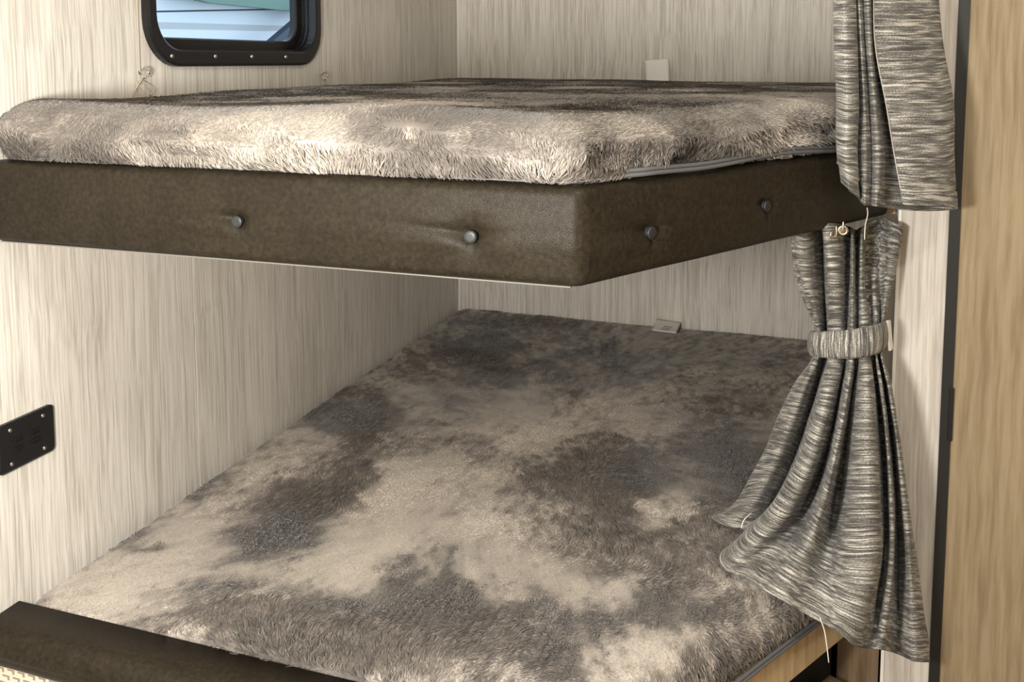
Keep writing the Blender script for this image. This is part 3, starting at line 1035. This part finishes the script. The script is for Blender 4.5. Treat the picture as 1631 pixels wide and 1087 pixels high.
def sheet(name, columns, parent, mat, rows=150, per=7, wr=.0022, seed=7, hem=.028, even=False, deep=.0, pin=False):
    cols = []
    D = np.array([[p[2] for p in col] for col in columns])
    D2 = D.copy()
    D2[1:-1] += deep * (D[1:-1] - (D[:-2] + D[2:]) / 2) * np.array(([1.0] * (D.shape[1] - 2) + [.5, 0]) if pin else [1.0] * D.shape[1])
    columns = [[(p[0], p[1], D2[i, j]) for j, p in enumerate(col)] for i, col in enumerate(columns)]
    for col in columns:
        w = np.array([at(*p) for p in col])
        c = catmull(w, 40)
        if even: c = resample(c, rows)
        else:
            ti = np.linspace(0, len(c) - 1, rows)
            c = np.stack([np.interp(ti, np.arange(len(c)), c[:, k]) for k in range(3)], 1)
        cols.append(c)
    cols = np.array(cols)                                  # (ncol, rows, 3)
    G = np.stack([catmull(cols[:, r, :], per) for r in range(rows)], 0)   # (rows, ncols, 3)
    nc = G.shape[1]
    # creases
    flat = G.reshape(-1, 3)
    du = np.gradient(G, axis=1); dv = np.gradient(G, axis=0)
    nn = np.cross(du, dv); nn /= np.linalg.norm(nn, axis=2)[:, :, None] + 1e-9
    U = np.concatenate([[0], np.cumsum(np.linalg.norm(np.diff(G[rows // 2], axis=0), axis=1))])
    Lv = np.concatenate([np.zeros((1, nc)), np.cumsum(np.linalg.norm(np.diff(G, axis=0), axis=2), axis=0)], 0)
    Vv = np.tile(Lv.mean(1)[:, None], (1, nc))
    wn = fbm(flat * np.array([22, 22, 9.]), 2, seed).reshape(rows, nc) * wr
    if hem:
        fromhem = Lv[-1][None] - Lv
        wn = wn + .0012 * (fromhem < hem) - .0016 * np.exp(-((fromhem - hem) / .0022) ** 2)
    G = G + nn * wn[:, :, None]
    fc = [(r * nc + c, r * nc + c + 1, (r + 1) * nc + c + 1, (r + 1) * nc + c) for r in range(rows - 1) for c in range(nc - 1)]
    uv = np.stack([np.tile(U, (rows, 1)), Vv], 2).reshape(-1, 2)
    o = mesh_obj(name, G.reshape(-1, 3), fc, mat, parent, True, uv)
    m = o.modifiers.new('thick', 'SOLIDIFY'); m.thickness = .0016; m.offset = 0
    return o


UC = [
    [(1350, -90, 1.46), (1350, 60, 1.455), (1352, 170, 1.45), (1352, 240, 1.45), (1356, 300, 1.445)],
    [(1331, -90, 1.43), (1328, 60, 1.425), (1332, 165, 1.42), (1334, 235, 1.42), (1339, 290, 1.42)],
    [(1343, -90, 1.395), (1345, 60, 1.39), (1349, 170, 1.39), (1347, 240, 1.395), (1352, 303, 1.395)],
    [(1357, -90, 1.42), (1364, 60, 1.415), (1367, 170, 1.415), (1363, 240, 1.415), (1368, 313, 1.42)],
    [(1358, -90, 1.46), (1364, 60, 1.455), (1367, 170, 1.455), (1366, 250, 1.455), (1370, 320, 1.46)],
    [(1364, -90, 1.425), (1371, 60, 1.425), (1377, 170, 1.43), (1378, 250, 1.43), (1377, 327, 1.43)],
    [(1371, -90, 1.45), (1377, 60, 1.455), (1384, 170, 1.46), (1388, 250, 1.46), (1387, 328, 1.46)],
    [(1380, -90, 1.425), (1385, 60, 1.43), (1394, 170, 1.44), (1399, 250, 1.44), (1396, 329, 1.44)],
    [(1391, -90, 1.47), (1394, 60, 1.48), (1408, 170, 1.49), (1415, 250, 1.49), (1408, 331, 1.49)],
    [(1440, -90, 1.53), (1440, 60, 1.53), (1455, 170, 1.53), (1458, 250, 1.53), (1452, 336, 1.53)],
    [(1476, -90, 1.575), (1482, 60, 1.58), (1502, 170, 1.58), (1504, 250, 1.58), (1504, 336, 1.585)],
    [(1486, -90, 1.56), (1500, 60, 1.56), (1519, 165, 1.56), (1521, 245, 1.56), (1524, 332, 1.565)],
    [(1466, -90, 1.515), (1480, 60, 1.515), (1500, 170, 1.51), (1502, 250, 1.51), (1503, 330, 1.52)],
    [(1432, -90, 1.475), (1438, 60, 1.47), (1455, 170, 1.47), (1464, 250, 1.47), (1470, 328, 1.475)],
    [(1405, -90, 1.46), (1406, 60, 1.455), (1425, 170, 1.455), (1438, 250, 1.455), (1450, 327, 1.455)],
    [(1393, -90, 1.452), (1393, 60, 1.447), (1412, 170, 1.45), (1425, 250, 1.453), (1439, 325, 1.455)],
]
LC = [
    [(1262, 358, 1.5), (1275, 440, 1.53), (1300, 515, 1.58), (1300, 565, 1.585), (1285, 610, 1.6), (1255, 680, 1.62), (1225, 745, 1.63), (1190, 795, 1.63), (1155, 815, 1.61)],
    [(1258, 366, 1.46), (1268, 440, 1.5), (1296, 520, 1.55), (1296, 565, 1.55), (1270, 605, 1.57), (1242, 660, 1.58), (1212, 728, 1.59), (1170, 800, 1.6), (1131, 824, 1.585)],
    [(1285, 371, 1.47), (1290, 440, 1.495), (1304, 520, 1.53), (1303, 565, 1.53), (1286, 605, 1.52), (1264, 662, 1.525), (1238, 730, 1.54), (1205, 795, 1.55), (1158, 840, 1.545)],
    [(1308, 356, 1.53), (1313, 440, 1.545), (1316, 520, 1.57), (1316, 566, 1.57), (1303, 610, 1.57), (1287, 665, 1.575), (1262, 740, 1.58), (1228, 805, 1.585), (1185, 846, 1.54)],
    [(1311, 356, 1.49), (1318, 440, 1.495), (1321, 520, 1.53), (1322, 568, 1.52), (1311, 610, 1.5), (1292, 680, 1.49), (1260, 755, 1.49), (1210, 830, 1.49), (1147, 880, 1.465)],
    [(1335, 356, 1.51), (1338, 440, 1.495), (1338, 520, 1.52), (1338, 569, 1.515), (1331, 610, 1.495), (1312, 690, 1.48), (1282, 770, 1.47), (1230, 845, 1.455), (1151, 904, 1.425)],
    [(1352, 361, 1.57), (1350, 440, 1.54), (1348, 520, 1.55), (1347, 569, 1.545), (1340, 610, 1.54), (1325, 690, 1.545), (1303, 765, 1.545), (1262, 845, 1.5), (1185, 920, 1.395)],
    [(1358, 364, 1.545), (1358, 440, 1.51), (1357, 520, 1.52), (1356, 570, 1.51), (1350, 620, 1.485), (1335, 700, 1.47), (1316, 780, 1.455), (1288, 860, 1.43), (1235, 950, 1.355)],
    [(1364, 366, 1.59), (1364, 440, 1.55), (1364, 520, 1.55), (1364, 570, 1.55), (1358, 620, 1.54), (1348, 700, 1.54), (1334, 790, 1.53), (1318, 880, 1.47), (1290, 980, 1.365)],
    [(1372, 361, 1.57), (1370, 440, 1.53), (1372, 518, 1.53), (1373, 569, 1.515), (1370, 620, 1.485), (1365, 700, 1.465), (1360, 790, 1.45), (1352, 890, 1.42), (1335, 1008, 1.375)],
    [(1380, 358, 1.585), (1375, 440, 1.54), (1382, 517, 1.535), (1384, 568, 1.52), (1388, 620, 1.485), (1394, 700, 1.465), (1398, 790, 1.45), (1396, 890, 1.43), (1362, 1030, 1.39)],
    [(1384, 351, 1.61), (1378, 440, 1.575), (1388, 515, 1.56), (1390, 567, 1.56), (1397, 620, 1.555), (1405, 700, 1.55), (1410, 790, 1.55), (1409, 890, 1.54), (1386, 1034, 1.45)],
    [(1400, 344, 1.635), (1392, 440, 1.58), (1396, 512, 1.555), (1396, 565, 1.54), (1404, 620, 1.515), (1413, 700, 1.49), (1419, 790, 1.48), (1420, 890, 1.48), (1405, 1036, 1.46)],
    [(1412, 348, 1.625), (1402, 440, 1.59), (1402, 510, 1.58), (1400, 563, 1.575), (1410, 620, 1.57), (1420, 700, 1.565), (1427, 790, 1.565), (1430, 890, 1.565), (1428, 1042, 1.55)],
    [(1428, 356, 1.61), (1415, 440, 1.585), (1406, 508, 1.565), (1403, 562, 1.55), (1416, 620, 1.53), (1428, 700, 1.515), (1438, 790, 1.51), (1448, 890, 1.51), (1456, 1054, 1.515)],
    [(1440, 364, 1.615), (1426, 440, 1.6), (1410, 508, 1.585), (1406, 562, 1.575), (1421, 620, 1.565), (1433, 700, 1.56), (1444, 790, 1.56), (1459, 890, 1.565), (1482, 1055, 1.57)],
    [(1428, 362, 1.63), (1416, 440, 1.62), (1408, 508, 1.605), (1404, 562, 1.6), (1415, 620, 1.6), (1424, 700, 1.605), (1432, 790, 1.61), (1440, 890, 1.615), (1462, 1048, 1.615)],
]
p0 = at(1430, 330, 1.50)
EDGE = [at(p[0], p[1], p[2] - .001) for p in UC[-1]]
uc = empty('bunk_curtain', p0, 'heathered grey curtain hanging straight in folds beside the upper bunk', 'curtain', 'bunk curtains')
sheet('curtain_cloth', UC, uc, M_CLOTH, rows=130, wr=.0016, seed=71)
tube('flap_edge_line', catmull(EDGE, 12), .0009, M_EDGE, uc, 6)  # pale tube along the free edge of the front flap
tube('loose_thread', catmull([at(1381, 331, 1.50), at(1382, 342, 1.50), at(1378, 360, 1.505), at(1377, 382, 1.505)], 5), .0008, M_THREAD, uc, 5)
p0 = at(1400, 1040, 1.50)
lc = empty('bunk_curtain', p0, 'heathered grey curtain gathered at the waist and spilling onto the lower mattress', 'curtain', 'bunk curtains')
sheet('curtain_cloth', LC, lc, M_CLOTH, rows=190, wr=.0022, seed=83, deep=.45, pin=True)
tube('loose_thread', catmull([at(1306, 985, 1.37), at(1313, 1005, 1.37), at(1317, 1030, 1.37), at(1320, 1056, 1.372)], 5), .0008, M_THREAD, lc, 5)
tube('loose_thread', catmull([at(1197, 818, 1.50), at(1188, 825, 1.485), at(1183, 833, 1.48), at(1181, 842, 1.478)], 5), .0008, M_THREAD, lc, 5)
# eyelets in the heading of the lower curtain and the hooks through them
for (px, py, d) in ((1342.5, 367, 1.484), (1325, 374, 1.480)):
    c = at(px, py, d)
    nv = np.array([0, 0, EYE]) - c
    nv[2] = 0
    nv /= np.linalg.norm(nv)
    if px < 1330:                                # turned almost edge on
        nv = np.array([nv[0] * .35 - nv[1] * .94, nv[1] * .35 + nv[0] * .94, 0])
    lathe('eyelet', [(.0042, -.001), (.0078, -.001), (.0082, .0008), (.0068, .0022), (.0052, .0022), (.0042, .0008), (.0042, -.001)], c, nv, M_BRASS, lc, 20)
    side_v = np.array([nv[1], -nv[0], 0])
    hk = [c + nv * .006 + np.array([0, 0, .014]), c + nv * .007 + np.array([0, 0, .006]), c + nv * .006 - np.array([0, 0, .001]), c - np.array([0, 0, .003]), c - nv * .006 + np.array([0, 0, .004])]
    tube('curtain_hook', catmull(hk, 5), .0014, M_BRASS, lc, 6)

# tieback band round the waist of the lower curtain
BT = [(1404, 514, 1.625, 562), (1350, 524, 1.625, 568), (1299, 528, 1.60, 566), (1292, 529, 1.56, 566), (1299, 529, 1.515, 568), (1322, 528, 1.495, 570), (1350, 526, 1.49, 571), (1378, 521, 1.50, 568), (1398, 516, 1.525, 563), (1409, 512, 1.575, 557), (1410, 512, 1.605, 557)]
top = catmull([at(a, b, d) for a, b, d, e in BT], 10)
bot = catmull([at(a, e, d) for a, b, d, e in BT], 10)
rowsB = 10
G = np.array([[top[i] * (1 - v) + bot[i] * v for i in range(len(top))] for v in np.linspace(0, 1, rowsB)])
du = np.gradient(G, axis=1); dv = np.gradient(G, axis=0)
nn = np.cross(du, dv); nn /= np.linalg.norm(nn, axis=2)[:, :, None] + 1e-9
s = np.concatenate([[0], np.cumsum(np.linalg.norm(np.diff(top, axis=0), axis=1))])
vv = np.linspace(0, 1, rowsB)
disp = .0035 * np.sin(math.pi * vv)[:, None] ** .6 + .0012 * np.sin(s * 420 + 2 * np.sin(s * 90))[None, :] * np.sin(math.pi * vv)[:, None]
mid_c = G.mean((0, 1))
sgn = np.sign(((G - mid_c) * nn).sum(2))
G = G + nn * (disp * sgn)[:, :, None]
nc = G.shape[1]
fcs = [(r * nc + c, r * nc + c + 1, (r + 1) * nc + c + 1, (r + 1) * nc + c) for r in range(rowsB - 1) for c in range(nc - 1)]
ht = np.linspace(0, .055, rowsB)
uvb = np.stack([np.tile(ht[:, None], (1, nc)), np.tile(s[None, :], (rowsB, 1))], 2).reshape(-1, 2)
tb = empty('curtain_tieback', at(1352, 570, 1.55), 'heathered grey tieback band wrapped round the waist of the lower curtain', 'tieback')
o = mesh_obj('band', G.reshape(-1, 3), fcs, M_CLOTH, tb, True, uvb)
m = o.modifiers.new('thick', 'SOLIDIFY'); m.thickness = .003; m.offset = 0
# pale fastening tab that holds the band to the partition
a, b_, c, d = at(1411, 511, 1.575), at(1415, 510, 1.59), at(1419, 556, 1.59), at(1415, 559, 1.575)
tv = [a, b_, c, d]
off = np.array([.0035, .001, 0])
mesh_obj('fastening_tab', tv + [p + off for p in tv], [(0, 1, 2, 3), (7, 6, 5, 4), (0, 4, 5, 1), (1, 5, 6, 2), (2, 6, 7, 3), (3, 7, 4, 0)], M_WHITE, tb, False)
